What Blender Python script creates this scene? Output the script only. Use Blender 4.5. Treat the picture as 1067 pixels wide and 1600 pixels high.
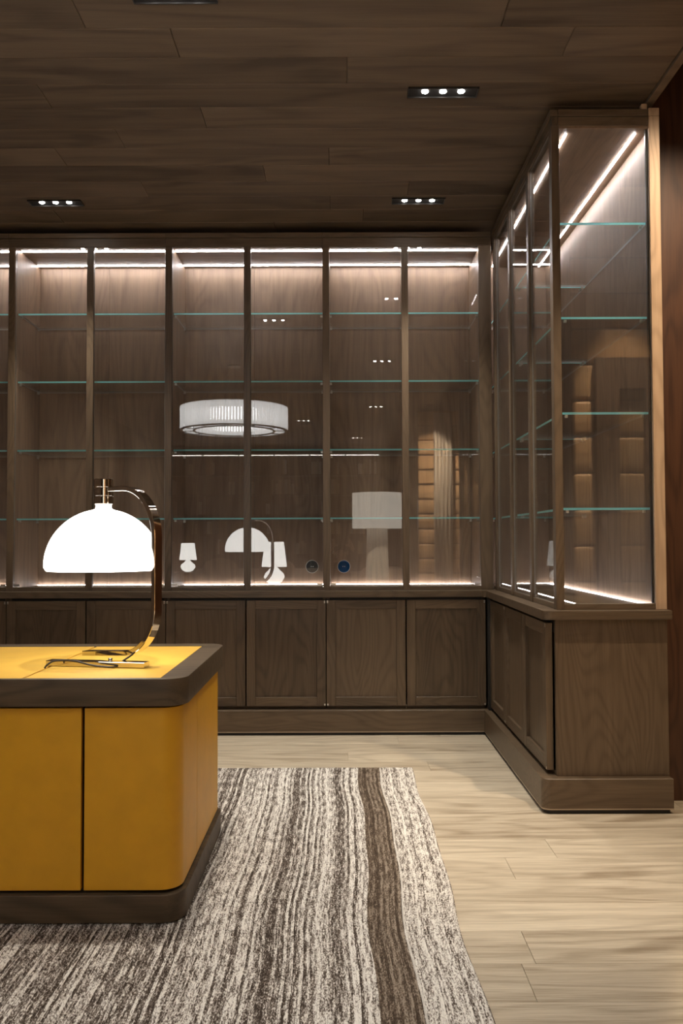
import bpy, bmesh, math, random
import numpy as np
from mathutils import Vector, Matrix
random.seed(7); np.random.seed(7)
sc = bpy.context.scene
for o in list(bpy.data.objects): bpy.data.objects.remove(o)
COL = sc.collection

# ------------------------------------------------------------------ camera
FPX = 1320.0
cd = bpy.data.cameras.new('camera'); cam = bpy.data.objects.new('camera', cd); COL.objects.link(cam)
cd.sensor_fit = 'VERTICAL'; cd.sensor_height = 36.0; cd.lens = 36.0*FPX/1600.0
cd.clip_start = 0.01; cd.clip_end = 100
PITCH = math.atan(43/FPX); ROLL = math.radians(0.2)
cam.matrix_world = Matrix.Translation((0,0,1.15)) @ Matrix.Rotation(math.pi/2+PITCH,4,'X') @ Matrix.Rotation(-ROLL,4,'Z')
sc.camera = cam

# ------------------------------------------------------------------ world, exposure
w = bpy.data.worlds.new('night'); sc.world = w; w.use_nodes = True
w.node_tree.nodes['Background'].inputs[0].default_value = (0.9,0.95,1,1)
w.node_tree.nodes['Background'].inputs[1].default_value = 0.02
vs = sc.view_settings
vs.view_transform = 'Standard'; vs.look = 'None'; vs.exposure = 0.1; vs.gamma = 1.0; vs.use_curve_mapping = False
cy = sc.cycles
cy.use_denoising = True; cy.use_adaptive_sampling = False
cy.denoising_prefilter = 'ACCURATE'
cy.max_bounces = 8; cy.diffuse_bounces = 4; cy.glossy_bounces = 5; cy.transmission_bounces = 4
cy.transparent_max_bounces = 40; cy.caustics_reflective = False; cy.caustics_refractive = False
cy.sample_clamp_indirect = 4.0

# light levels
DOWN_W   = 118.0     # each three-spot downlight
LED_L    = 62.0
SHADE_L  = 6.5
CHAND_L  = 26.0
NOOK_W   = 230.0
WASH_W   = 700.0

# ------------------------------------------------------------------ helpers
WL = {}                                     # world location of every object that parents something
def link(o): COL.objects.link(o); return o
def thing(name, label, cat, loc=(0,0,0), group=None):
    o = bpy.data.objects.new(name, None); o.empty_display_size = .05
    o.location = loc; WL[o.name] = Vector(loc)
    o['label'] = label; o['category'] = cat
    if group: o['group'] = group
    return link(o)
def tag(o, label, cat, group=None):
    o['label'] = label; o['category'] = cat
    if group: o['group'] = group
    return o
def put(name, mesh, loc, parent=None, label=None, kind=None):
    o = bpy.data.objects.new(name, mesh); loc = Vector(loc)
    WL[o.name] = loc.copy()
    if parent is not None:
        o.parent = parent; o.location = loc - WL[parent.name]
    else: o.location = loc
    if label: o['label'] = label
    if kind: o['kind'] = kind
    return link(o)
def bm_mesh(name, bm, mats, smooth=False):
    me = bpy.data.meshes.new(name); bm.to_mesh(me); bm.free()
    for m in (mats if isinstance(mats,(list,tuple)) else [mats]): me.materials.append(m)
    if smooth:
        me.polygons.foreach_set('use_smooth',[True]*len(me.polygons))
    return me
BOXC = {}
def box_mesh(dx,dy,dz,mat,bev=0.0,seg=1):
    k = (round(dx,4),round(dy,4),round(dz,4),mat.name,bev,seg)
    if k in BOXC: return BOXC[k]
    bm = bmesh.new(); bmesh.ops.create_cube(bm,size=1)
    for v in bm.verts: v.co = Vector((v.co.x*dx,v.co.y*dy,v.co.z*dz))
    if bev>0: bmesh.ops.bevel(bm,geom=bm.edges[:],offset=min(bev,.45*min(dx,dy,dz)),segments=seg,profile=.5,affect='EDGES')
    BOXC[k] = bm_mesh('box',bm,mat,seg>1); return BOXC[k]
def box(name,x0,x1,y0,y1,z0,z1,mat,parent=None,bev=.0015,seg=1,label=None,kind=None):
    return put(name,box_mesh(x1-x0,y1-y0,z1-z0,mat,bev,seg),((x0+x1)/2,(y0+y1)/2,(z0+z1)/2),parent,label,kind)
def glass_box(name,x0,x1,y0,y1,z0,z1,thin,parent,edge='glass_edge',front=None):
    d=(x1-x0,y1-y0,z1-z0)
    bm=bmesh.new(); bmesh.ops.create_cube(bm,size=1)
    for v in bm.verts: v.co=Vector((v.co.x*d[0],v.co.y*d[1],v.co.z*d[2]))
    bm.normal_update()
    for f in bm.faces:
        f.material_index = 0 if abs(f.normal[thin])>.9 else 1
        if front and f.material_index==1 and not any(f.normal.dot(Vector(d_))>.9 for d_ in front): f.material_index=2
    return put(name,bm_mesh(name,bm,[M['glass'],M[edge],M['glass_edge']]),((x0+x1)/2,(y0+y1)/2,(z0+z1)/2),parent)
def prism_bm(poly,z0,z1,bev=0,seg=1):
    bm=bmesh.new()
    vs=[bm.verts.new((x,y,z0)) for x,y in poly]; f=bm.faces.new(vs)
    r=bmesh.ops.extrude_face_region(bm,geom=[f])
    for v in r['geom']:
        if isinstance(v,bmesh.types.BMVert): v.co.z=z1
    bmesh.ops.recalc_face_normals(bm,faces=bm.faces[:])
    if bev>0:
        es=[e for e in bm.edges if abs(e.verts[0].co.z-e.verts[1].co.z)<1e-6]
        bmesh.ops.bevel(bm,geom=es,offset=bev,segments=seg,profile=.5,affect='EDGES')
    return bm
def prism(name,poly,z0,z1,mat,parent=None,bev=0,seg=1,label=None,kind=None):
    cx=sum(p[0] for p in poly)/len(poly); cyy=sum(p[1] for p in poly)/len(poly)
    bm=prism_bm([(x-cx,y-cyy) for x,y in poly],0,z1-z0,bev,seg)
    return put(name,bm_mesh(name,bm,mat),(cx,cyy,z0),parent,label,kind)
def arc(cx,cyy,r,a0,a1,n=8):
    return [(cx+r*math.cos(math.radians(a0+(a1-a0)*i/n)),cyy+r*math.sin(math.radians(a0+(a1-a0)*i/n))) for i in range(n+1)]
def strip_wall(name,path,th,z0,z1,mat,parent,bev=.001):
    """a bent board: path is the outer outline (open), thickness th to its left"""
    P=[Vector(p) for p in path]; inn=[]
    for i,p in enumerate(P):
        t=(P[min(i+1,len(P)-1)]-P[max(i-1,0)]).normalized()
        inn.append(p+Vector((-t.y,t.x))*th)
    poly=[tuple(p) for p in P]+[tuple(p) for p in reversed(inn)]
    return prism(name,poly,z0,z1,mat,parent,bev)
def lathe_mesh(name,prof,mat,n=48,smooth=True,close=False):
    bm=bmesh.new(); rings=[]
    for r,z in prof:
        if r<1e-6: rings.append([bm.verts.new((0,0,z))])
        else: rings.append([bm.verts.new((r*math.cos(2*math.pi*i/n),r*math.sin(2*math.pi*i/n),z)) for i in range(n)])
    pr=list(zip(rings,rings[1:]))
    if close: pr.append((rings[-1],rings[0]))
    for a,b in pr:
        for i in range(n):
            j=(i+1)%n
            if len(a)==1 and len(b)==1: continue
            if len(a)==1: bm.faces.new((a[0],b[i],b[j]))
            elif len(b)==1: bm.faces.new((a[i],b[0],a[j]))
            else: bm.faces.new((a[i],b[i],b[j],a[j]))
    bmesh.ops.recalc_face_normals(bm,faces=bm.faces[:])
    return bm_mesh(name,bm,mat,smooth)
def autosmooth(me,ang=35):
    bm=bmesh.new(); bm.from_mesh(me)
    for e in bm.edges:
        if len(e.link_faces)==2 and e.calc_face_angle(0)>math.radians(ang): e.smooth=False
    for f in bm.faces: f.smooth=True
    bm.to_mesh(me); bm.free(); return me
def tube_mesh(name,pts,r,mat,seg=10,cap=True):
    P=[Vector(p) for p in pts]; bm=bmesh.new(); rings=[]; nrm=None
    for i,p in enumerate(P):
        t=(P[min(i+1,len(P)-1)]-P[max(i-1,0)]).normalized()
        if nrm is None: nrm=t.orthogonal().normalized()
        nrm=(nrm-t*nrm.dot(t)).normalized(); b=t.cross(nrm)
        rr=r[i] if isinstance(r,(list,tuple)) else r
        rings.append([bm.verts.new(p+(nrm*math.cos(2*math.pi*k/seg)+b*math.sin(2*math.pi*k/seg))*rr) for k in range(seg)])
    for a,b in zip(rings,rings[1:]):
        for k in range(seg): bm.faces.new((a[k],a[(k+1)%seg],b[(k+1)%seg],b[k]))
    if cap: bm.faces.new(rings[0]); bm.faces.new(rings[-1])
    bmesh.ops.recalc_face_normals(bm,faces=bm.faces[:])
    return bm_mesh(name,bm,mat,True)
def sweep_flat(name,pts,nv,wd,th,mat,ch=.0015):
    """flat bar: wd along nv, th in the plane of the path"""
    P=[Vector(p) for p in pts]; nv=Vector(nv).normalized(); bm=bmesh.new(); rings=[]
    a,b=wd/2,th/2; sec=[(a-ch,b),(a,b-ch),(a,-b+ch),(a-ch,-b),(-a+ch,-b),(-a,-b+ch),(-a,b-ch),(-a+ch,b)]
    for i,p in enumerate(P):
        t=(P[min(i+1,len(P)-1)]-P[max(i-1,0)]).normalized(); u=nv.cross(t).normalized()
        rings.append([bm.verts.new(p+nv*s+u*q) for s,q in sec])
    for x,y in zip(rings,rings[1:]):
        for k in range(8): bm.faces.new((x[k],x[(k+1)%8],y[(k+1)%8],y[k]))
    bm.faces.new(rings[0]); bm.faces.new(rings[-1])
    bmesh.ops.recalc_face_normals(bm,faces=bm.faces[:])
    return autosmooth(bm_mesh(name,bm,mat),30)

# ------------------------------------------------------------------ materials
M={}
def newmat(name):
    m=bpy.data.materials.new(name); m.use_nodes=True; nt=m.node_tree; nt.nodes.clear()
    out=nt.nodes.new('ShaderNodeOutputMaterial'); M[name]=m
    return m,nt,out
def N(nt,typ,**kw):
    n=nt.nodes.new(typ)
    for k,v in kw.items(): setattr(n,k,v)
    return n
def math_(nt,op,a,b=None,c=None):
    n=N(nt,'ShaderNodeMath',operation=op)
    for i,v in enumerate((a,b,c)):
        if v is None: continue
        if isinstance(v,(int,float)): n.inputs[i].default_value=v
        else: nt.links.new(v,n.inputs[i])
    return n.outputs[0]
def ramp(nt,fac,stops):
    r=N(nt,'ShaderNodeValToRGB'); e=r.color_ramp.elements
    while len(e)<len(stops): e.new(.5)
    for x,(p,c) in zip(e,stops): x.position=p; x.color=(*c,1) if len(c)==3 else c
    nt.links.new(fac,r.inputs[0]); return r.outputs[0]
def mixc(nt,fac,a,b,blend='MIX'):
    n=N(nt,'ShaderNodeMix',data_type='RGBA',blend_type=blend)
    for i,v in ((0,fac),(6,a),(7,b)):
        if isinstance(v,(int,float)): n.inputs[i].default_value=v
        elif isinstance(v,tuple): n.inputs[i].default_value=(*v,1)
        else: nt.links.new(v,n.inputs[i])
    return n.outputs[2]
def noise(nt,vec,scale,detail=3,rough=.55,dist=0):
    n=N(nt,'ShaderNodeTexNoise'); nt.links.new(vec,n.inputs['Vector'])
    n.inputs['Scale'].default_value=scale; n.inputs['Detail'].default_value=detail
    n.inputs['Roughness'].default_value=rough; n.inputs['Distortion'].default_value=dist
    return n.outputs['Fac']
def plain(name,col,rough=.5,metal=0,spec=.5,bump=0,bscale=300,**kw):
    m,nt,out=newmat(name); p=N(nt,'ShaderNodeBsdfPrincipled')
    p.inputs['Base Color'].default_value=(*col,1); p.inputs['Roughness'].default_value=rough
    p.inputs['Metallic'].default_value=metal; p.inputs['Specular IOR Level'].default_value=spec
    tc=N(nt,'ShaderNodeTexCoord')
    f=noise(nt,tc.outputs['Object'],9,3)
    c=ramp(nt,f,[(.3,tuple(x*.93 for x in col)),(.7,tuple(min(1,x*1.05) for x in col))])
    nt.links.new(c,p.inputs['Base Color'])
    if bump:
        b=N(nt,'ShaderNodeBump'); b.inputs['Strength'].default_value=bump; b.inputs['Distance'].default_value=.001
        nt.links.new(noise(nt,tc.outputs['Object'],bscale,2),b.inputs['Height']); nt.links.new(b.outputs[0],p.inputs['Normal'])
    for k,v in kw.items(): p.inputs[k.replace('_',' ')].default_value=v
    nt.links.new(p.outputs[0],out.inputs[0]); return m
def emit(name,col,strength):
    m,nt,out=newmat(name); e=N(nt,'ShaderNodeEmission')
    e.inputs[0].default_value=(*col,1); e.inputs[1].default_value=strength
    nt.links.new(e.outputs[0],out.inputs[0]); return m
def wood(name,dark,light,axis,rough=.42,var=.18,ring=26,pore=.35,spec=.4,wide=1.0,knots=False,ra=.30):
    m,nt,out=newmat(name); L=nt.links
    tc=N(nt,'ShaderNodeTexCoord'); oi=N(nt,'ShaderNodeObjectInfo')
    off=N(nt,'ShaderNodeCombineXYZ')
    r=oi.outputs['Random']
    L.new(math_(nt,'MULTIPLY',r,37.0),off.inputs[0]); L.new(math_(nt,'MULTIPLY',r,91.0),off.inputs[1]); L.new(math_(nt,'MULTIPLY',r,53.0),off.inputs[2])
    add=N(nt,'ShaderNodeVectorMath',operation='ADD'); L.new(tc.outputs['Object'],add.inputs[0]); L.new(off.outputs[0],add.inputs[1])
    def mp(across,along):
        n=N(nt,'ShaderNodeMapping'); s=[across]*3; s['xyz'.index(axis)]=along
        n.inputs['Scale'].default_value=s; L.new(add.outputs[0],n.inputs['Vector']); return n.outputs[0]
    big=noise(nt,mp(3.2*wide,.55*wide),1,2,.5,.35)
    rings=math_(nt,'SINE',math_(nt,'MULTIPLY',big,ring*6.28))
    rings=math_(nt,'POWER',math_(nt,'MULTIPLY_ADD',rings,.5,.5),2.2)
    fine=noise(nt,mp(240,7),1,4,.65)
    mid=noise(nt,mp(30,.9),1,4,.65)
    g=math_(nt,'MULTIPLY_ADD',rings,-ra,math_(nt,'MULTIPLY_ADD',mid,.75,.22))
    g=math_(nt,'MULTIPLY_ADD',math_(nt,'SUBTRACT',fine,.5),pore*1.6,g)
    g=math_(nt,'ADD',g,math_(nt,'MULTIPLY',math_(nt,'SUBTRACT',r,.5),var*2))
    if knots:
        kn=noise(nt,mp(5,1.6),1,2,.5,.6)
        kk=math_(nt,'SMOOTHSTEP' if False else 'MULTIPLY',math_(nt,'MAXIMUM',math_(nt,'SUBTRACT',kn,.60),0.0),-3.2)
        g=math_(nt,'ADD',g,kk)
    c=ramp(nt,g,[(0.0,dark),(.95,light)])
    p=N(nt,'ShaderNodeBsdfPrincipled'); L.new(c,p.inputs['Base Color'])
    p.inputs['Roughness'].default_value=rough; p.inputs['Specular IOR Level'].default_value=spec
    b=N(nt,'ShaderNodeBump'); b.inputs['Strength'].default_value=.25; b.inputs['Distance'].default_value=.0006
    L.new(fine,b.inputs['Height']); L.new(b.outputs[0],p.inputs['Normal'])
    L.new(p.outputs[0],out.inputs[0]); return m

CAB_D,CAB_L=(.046,.030,.0175),(.160,.111,.069)
for a in 'xyz': wood('cab_'+a,CAB_D,CAB_L,a,rough=.4,ra=.20,ring=30)
for a in 'xyz': wood('inner_'+a,(.105,.066,.042),(.310,.212,.142),a,rough=.5,var=.10,ring=16,ra=.16)
wood('lit_oak',(.34,.225,.135),(.60,.42,.27),'z',rough=.45,var=.05)  # lightened copy of the cabinet oak, warm lamp light put into its colour
wood('ceil_oak',(.075,.052,.034),(.200,.145,.098),'x',rough=.5,var=.22,ring=8,wide=.8,knots=True)
wood('floor_oak',(.300,.235,.160),(.730,.635,.490),'x',rough=.38,var=.14,ring=12,wide=1.1,knots=True,spec=.35,ra=.22,pore=.7)
wood('wall_red',(.030,.011,.005),(.105,.045,.021),'z',rough=.45,var=.05,ring=14)
wood('desk_dark_x',(.040,.026,.014),(.135,.094,.054),'x',rough=.48,var=.04,ring=20,spec=.3)
wood('desk_dark_y',(.045,.030,.018),(.150,.105,.062),'y',rough=.35,var=.04,ring=20)
wood('pine_x',(.36,.20,.09),(.66,.42,.22),'x',rough=.5,var=.2,ring=7)
wood('pine_y',(.36,.20,.09),(.66,.42,.22),'y',rough=.5,var=.2,ring=7)
wood('dark_door',(.040,.024,.015),(.120,.075,.048),'z',rough=.4)
plain('yellow_leather',(.73,.365,.012),rough=.42,spec=.4,bump=.25,bscale=900)
plain('top_leather',(.82,.475,.07),rough=.38,spec=.45,bump=.2,bscale=900)
plain('black',(.012,.010,.009),rough=.55)
plain('black_gloss',(.008,.008,.009),rough=.18)
plain('black_satin',(.02,.018,.017),rough=.3)
plain('blue_film',(.005,.055,.16),rough=.1)
plain('steel',(.62,.60,.56),rough=.3,metal=1)
plain('nickel',(.60,.55,.49),rough=.05,metal=1)
plain('plinth_trim',(.45,.36,.27),rough=.3,metal=.6)
plain('cord_brown',(.03,.02,.012),rough=.4)
plain('white_paint',(.75,.74,.72),rough=.6)
plain('plaster',(.30,.23,.17),rough=.8)
plain('linen',(.72,.68,.62),rough=.9)
plain('curtain_cloth',(.62,.55,.47),rough=.9)
plain('sofa_cloth',(.55,.42,.32),rough=.9,bump=.3)
plain('sofa_cushion',(.46,.32,.22),rough=.9,bump=.3)
plain('ceramic',(.8,.79,.76),rough=.25)
plain('brass',(.55,.38,.16),rough=.25,metal=1)
plain('skin',(.55,.34,.25),rough=.5)
plain('dark_cloth',(.05,.035,.03),rough=.85)
plain('hair',(.03,.02,.013),rough=.5)
plain('dark_glass',(.01,.012,.014),rough=.06)
BOOKC=[(.55,.5,.42),(.30,.22,.15),(.62,.60,.56),(.22,.10,.07),(.12,.14,.16),(.45,.36,.24)]
for i,c in enumerate(BOOKC): plain('book_%d'%i,c,rough=.7)
emit('led',(1.0,.945,.955),LED_L)
emit('led_low',(1.0,.935,.93),LED_L*.40)
emit('bulb',(1,.97,.93),60.0)
emit('opal_glow',(1,.965,.91),SHADE_L)
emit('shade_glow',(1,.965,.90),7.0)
emit('drum_glow',(1,.90,.76),2.4)
emit('chandelier_light',(1,.98,.96),CHAND_L)
emit('bookcase_led',(1,.93,.85),12.0)

def glass_mat(name,f0,tint):
    m,nt,out=newmat(name); L=nt.links
    lw=N(nt,'ShaderNodeLayerWeight'); lw.inputs[0].default_value=.5
    f=math_(nt,'MULTIPLY_ADD',math_(nt,'POWER',lw.outputs['Facing'],5.0),1-f0,f0)
    t=N(nt,'ShaderNodeBsdfTransparent'); t.inputs[0].default_value=(*tint,1)
    g=N(nt,'ShaderNodeBsdfGlossy'); g.inputs['Roughness'].default_value=0.0
    mx=N(nt,'ShaderNodeMixShader'); L.new(f,mx.inputs[0]); L.new(t.outputs[0],mx.inputs[1]); L.new(g.outputs[0],mx.inputs[2])
    L.new(mx.outputs[0],out.inputs[0]); return m
glass_mat('glass',.06,(.985,.99,.988))
def edge_mat(name,tr,df,mixf):
    m,nt,out=newmat(name); L=nt.links
    t=N(nt,'ShaderNodeBsdfTranslucent'); t.inputs[0].default_value=(*tr,1)
    d=N(nt,'ShaderNodeBsdfPrincipled'); d.inputs['Base Color'].default_value=(*df,1); d.inputs['Roughness'].default_value=.2
    mx=N(nt,'ShaderNodeMixShader'); mx.inputs[0].default_value=mixf
    L.new(t.outputs[0],mx.inputs[1]); L.new(d.outputs[0],mx.inputs[2]); L.new(mx.outputs[0],out.inputs[0]); return m
edge_mat('glass_edge',(.62,.64,.62),(.45,.46,.45),.4)
edge_mat('shelf_edge',(.42,1.0,1.0),(.30,.85,.88),.2)
m,nt,out=newmat('crystal')
t=N(nt,'ShaderNodeBsdfTransparent'); d=N(nt,'ShaderNodeBsdfTranslucent'); g=N(nt,'ShaderNodeBsdfGlossy')
g.inputs['Roughness'].default_value=.05
m1=N(nt,'ShaderNodeMixShader'); m1.inputs[0].default_value=.8; nt.links.new(t.outputs[0],m1.inputs[1]); nt.links.new(d.outputs[0],m1.inputs[2])
m2=N(nt,'ShaderNodeMixShader'); m2.inputs[0].default_value=.12; nt.links.new(m1.outputs[0],m2.inputs[1]); nt.links.new(g.outputs[0],m2.inputs[2])
e=N(nt,'ShaderNodeEmission'); e.inputs[0].default_value=(1,.98,.95,1); e.inputs[1].default_value=1.5  # rods given a glow of their own in place of passed-on lamp light
a_=N(nt,'ShaderNodeAddShader'); nt.links.new(m2.outputs[0],a_.inputs[0]); nt.links.new(e.outputs[0],a_.inputs[1])
nt.links.new(a_.outputs[0],out.inputs[0])

# ------------------------------------------------------------------ room shell
CZ=3.06
floor=put('floor',box_mesh(6.8,12.7,.04,M['floor_oak']),(-.2,-.72,-.0245),kind='structure')
PW=.19; rows=[]
y0=2.517-PW*12
def split(x0,x1,joints):
    xs=[x0]+sorted(j for j in joints if x0<j<x1)+[x1]; return list(zip(xs,xs[1:]))
k=0
y=y0
while y<5.0:
    off=random.uniform(-1.9,0); js=[-3.6+off+1.95*i for i in range(6)]
    if abs(y-(2.517+12*PW))<.01: js=[-3.0,-1.55,.32,2.3]
    for a,b in split(-3.59,3.19,js):
        if b-a<.05: continue
        box('plank',a+.0006,b-.0006,y+.0006,min(y+PW,5.62)-.0006,-.004,0,M['floor_oak'],floor,bev=.0008)
    y+=PW
# far ceiling with boards
ceil=put('ceiling',box_mesh(4.94,12.7,.04,M['ceil_oak']),(-1.13,-.72,CZ+.025),kind='structure')
HC=CZ-1.15; CW=.101*HC
def ceil_x(px,py): return (px-533.5)/FPX*(HC*FPX/(843-py))
jmap={28:[269,900],76:[545],119:[64],158:[318,1000],192:[187],223:[95,516],251:[415,830],276:[228,640],300:[518]}
yb=HC*FPX/(843-28.5)
i=-12
while True:
    ya=yb+CW*i
    if ya>5.5: break
    js=[random.uniform(-3.5,-2.4)]; 
    while js[-1]<1.3: js.append(js[-1]+random.uniform(1.5,2.3))
    for j,(kk,pxs) in enumerate(jmap.items()):
        if i==j:
            js=[ceil_x(p,kk+18) for p in pxs]
    if ya>.6:
        for a,b in split(-3.59,1.335,js):
            if b-a<.05: continue
            box('ceiling_board',a+.0008,b-.0008,ya+.0012,ya+CW-.0012,CZ,CZ+.005,M['ceil_oak'],ceil,bev=.0025)
    i+=1
tr=box('trim_1',1.336,1.372,.6,3.74,CZ-.012,CZ+.03,M['ceil_oak'],None,kind='structure')
box('wall_back',-3.6,3.2,5.525,5.60,0,3.65,M['plaster'],None,0,kind='structure')
box('wall_left',-3.68,-3.6,-7.1,5.6,0,3.65,M['inner_z'],None,0,kind='structure')
box('wall_right',3.2,3.28,-2.3,5.6,0,3.65,M['inner_z'],None,0,kind='structure')
box('wall_rear',-3.68,3.28,-7.18,-7.1,0,3.65,M['inner_z'],None,0,kind='structure')
wr=box('wall_nook',1.388,3.2,3.745,3.80,0,3.65,M['wall_red'],None,0,kind='structure')
box('ceiling_nook',1.374,3.28,-7.1,5.6,3.62,3.66,M['ceil_oak'],None,0,kind='structure')
box('trim_2',1.336,1.374,-7.1,5.6,CZ+.046,3.62,M['dark_door'],None,0,kind='structure')
# log wall beside the nook, turned to the cabinet
def log_wall(name,x0,x1,yf,depth,sign,h,top,mat):
    wl=box(name,x0,x1,min(yf-sign*.012,yf-sign*depth),max(yf-sign*.012,yf-sign*depth),0,top,M['dark_door'],None,0,kind='structure')
    n=int(top/h)
    for i in range(n):
        ya,yb_=sorted((yf-sign*.011,yf))
        box('log',x0,x1,ya-(0 if sign>0 else .045),yb_+(.045 if sign>0 else 0),i*h+.006,(i+1)*h-.006,mat,wl,bev=.022,seg=3)
    return wl
log_wall('wall_log',1.42,3.19,2.07,.18,1,.222,3.4,M['pine_x'])
log_wall('wall_stub',1.13,2.6,-2.25,.18,1,.217,3.04,M['pine_x'])
# glazed door leaf folded back against the log wall
dr=thing('door_1','dark wooden glazed door folded back on the log wall','door',(1.56,2.14,0))
dr['kind']='structure'
box('stile',1.545,1.685,2.12,2.165,.02,2.25,M['dark_door'],dr)
box('stile',1.845,1.985,2.12,2.165,.02,2.25,M['dark_door'],dr)
box('rail',1.685,1.845,2.12,2.165,2.06,2.25,M['dark_door'],dr)
box('rail',1.685,1.845,2.12,2.165,.02,.28,M['dark_door'],dr)
glass_box('pane',1.685,1.845,2.138,2.144,.28,2.06,1,dr)
hd=put('lever_handle',tube_mesh('lever',[(0,0,0),(0,.045,0),(-.012,.055,-.003),(-.05,.058,-.006),(-.068,.058,-.03),(-.072,.058,-.12)],.008,M['brass']),(1.90,2.165,1.50),dr)
# curtain by the stub wall
def curtain(x0,x1,yc,z0,z1,label,amp=.03,n=60,waves=5):
    bm=bmesh.new(); g=[]
    for i in range(n+1):
        s=i/n; x=x0+(x1-x0)*s
        yy=amp*math.sin(s*waves*2*math.pi)
        g.append([bm.verts.new((x,yy*.7,z0)),bm.verts.new((x,yy,(z0+z1)/2)),bm.verts.new((x,yy*.8,z1))])
    for a,b in zip(g,g[1:]):
        for k in range(2): bm.faces.new((a[k],b[k],b[k+1],a[k+1]))
    o=put('curtain',bm_mesh('curtain',bm,M['curtain_cloth'],True),(0,yc,0))
    md=o.modifiers.new('thick','SOLIDIFY'); md.thickness=.004
    return tag(o,label,'curtain')
curtain(1.35,1.62,-2.14,.02,3.0,'pale cloth curtain hanging in folds on log wall behind the room')

# ------------------------------------------------------------------ built-in cabinets: plinth, worktop
PZ0,PZ1=.018,.146
pl=thing('cabinet_plinth','L-shaped brown oak plinth running under all the base cabinets','plinth',(0,5.1,0))
poly=[(-3.59,5.0),(.836,5.0)]+[(.836,3.60)]+arc(.871,3.60,.035,180,270,7)+[(1.384,3.565),(1.384,3.72),(.99,3.72),(.99,5.2),(-3.59,5.2)]
prism('plinth_board',poly,PZ0,PZ1,M['cab_x'],pl,.002)
poly=[(-3.59,5.012),(.848,5.012),(.848,3.605)]+arc(.876,3.605,.028,180,270,5)+[(1.372,3.577),(1.372,3.7),(1.0,3.7),(1.0,5.19),(-3.59,5.19)]
prism('toe_recess',poly,0,PZ0,M['black'],pl)
pth=[(-3.58,4.9988),(.8348,4.9988),(.8348,3.60)]+arc(.871,3.60,.0362,180,270,7)+[(1.384,3.5638)]
strip_wall('edge_trim',pth,.0012,PZ0,PZ0+.005,M['plinth_trim'],pl,0)
WZ0,WZ1=.808,.847
poly=[(-3.59,5.0),(.826,5.0),(.848,4.978),(.848,3.602)]+arc(.883,3.602,.035,180,270,7)+[(1.39,3.567),(1.39,5.52),(-3.59,5.52)]
wt=prism('worktop',poly,WZ0,WZ1,M['cab_x'],None,.003,2)
tag(wt,'L-shaped brown oak worktop between base cabinets and glazed display cabinets','worktop')

# ------------------------------------------------------------------ base cabinets
def door_leaf(cab,axis,u0,u1,z0,z1,face,th,hinge):
    """shaker door; axis 'x': spans x, faces -y at y=face; axis 'y': spans y, faces -x at x=face"""
    fr=.052; g=.0015
    def bb(name,a0,a1,c0,c1,zz0,zz1,mat,par,bev=.0012):
        if axis=='x': return box(name,a0,a1,c0,c1,zz0,zz1,mat,par,bev)
        return box(name,c0,c1,a0,a1,zz0,zz1,mat,par,bev)
    mh=M['cab_x'] if axis=='x' else M['cab_y']
    d=bb('door',u0+fr-.004,u1-fr+.004,face+.015,face+th-.002,z0+fr-.004,z1-fr+.004,M['cab_z'],cab,0)
    bb('stile',u0,u0+fr,face,face+th,z0,z1,M['cab_z'],d); bb('stile',u1-fr,u1,face,face+th,z0,z1,M['cab_z'],d)
    bb('rail',u0+fr,u1-fr,face+.0004,face+th,z1-fr,z1,mh,d); bb('rail',u0+fr,u1-fr,face+.0004,face+th,z0,z0+fr,mh,d)
    ha=(u0+.001,u0+.011) if hinge=='lo' else (u1-.011,u1-.001)
    for za,zb in ((z1-.017,z1-.012),(z1-.009,z1-.003),(z0+.003,z0+.014)):
        bb('hinge_clip',ha[0],ha[1],face-.0012,face+.001,za,zb,M['steel'],d,.0004)
    return d
DZ0,DZ1=.165,.790
BX=[-2.946,-1.9935,-1.046,-.0935,.856]
names=['dark oak base cabinet against the left wall, mostly behind the desk',
       'dark oak base cabinet directly behind the desk lamp',
       'dark oak base cabinet with a door half hidden by the desk corner',
       'dark oak base cabinet beside the corner, both panelled doors in full view']
for i in range(4):
    x0,x1=BX[i],BX[i+1]; xm=(x0+x1)/2
    c=thing('base_cabinet',names[i],'cabinet',(xm,5.28,PZ1),'base cabinets along the back wall')
    yb0=5.066
    box('side_panel',x0+.002,x0+.020,yb0,5.50,PZ1,WZ0,M['cab_z'],c); box('side_panel',x1-.020,x1-.002,yb0,5.50,PZ1,WZ0,M['cab_z'],c)
    box('back_panel',x0+.020,x1-.020,5.485,5.50,PZ1,WZ0,M['cab_z'],c)
    box('bottom_panel',x0+.020,x1-.020,yb0,5.485,PZ1,PZ1+.018,M['cab_x'],c)
    box('front_rail',x0+.020,x1-.020,yb0,yb0+.02,WZ0-.06,WZ0,M['black'],c)
    gx=.004
    door_leaf(c,'x',x0+gx*.6,xm-gx,DZ0,DZ1,5.035,.03,'lo'); door_leaf(c,'x',xm+gx,x1-gx*.6,DZ0,DZ1,5.035,.03,'hi')
    box('catch',xm-.0025,xm+.0025,5.045,5.07,DZ0-.019,DZ0+.002,M['cab_z'],c,.0003)
RY=[3.634,4.084,4.551,4.982]
c=thing('base_cabinet','brown oak base cabinet with broad end panel facing the room','cabinet',(1.14,4.08,PZ1),'base cabinets along the right wall')
box('end_panel',.907,1.384,3.608,3.630,PZ1,WZ0,M['cab_z'],c)
box('side_panel',.907,1.384,4.533,4.549,PZ1,WZ0,M['cab_z'],c)
box('back_panel',1.37,1.384,3.63,4.533,PZ1,WZ0,M['cab_z'],c)
box('bottom_panel',.907,1.37,3.63,4.533,PZ1,PZ1+.018,M['cab_y'],c)
box('front_rail',.907,.927,3.63,4.533,WZ0-.06,WZ0,M['black'],c)
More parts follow.
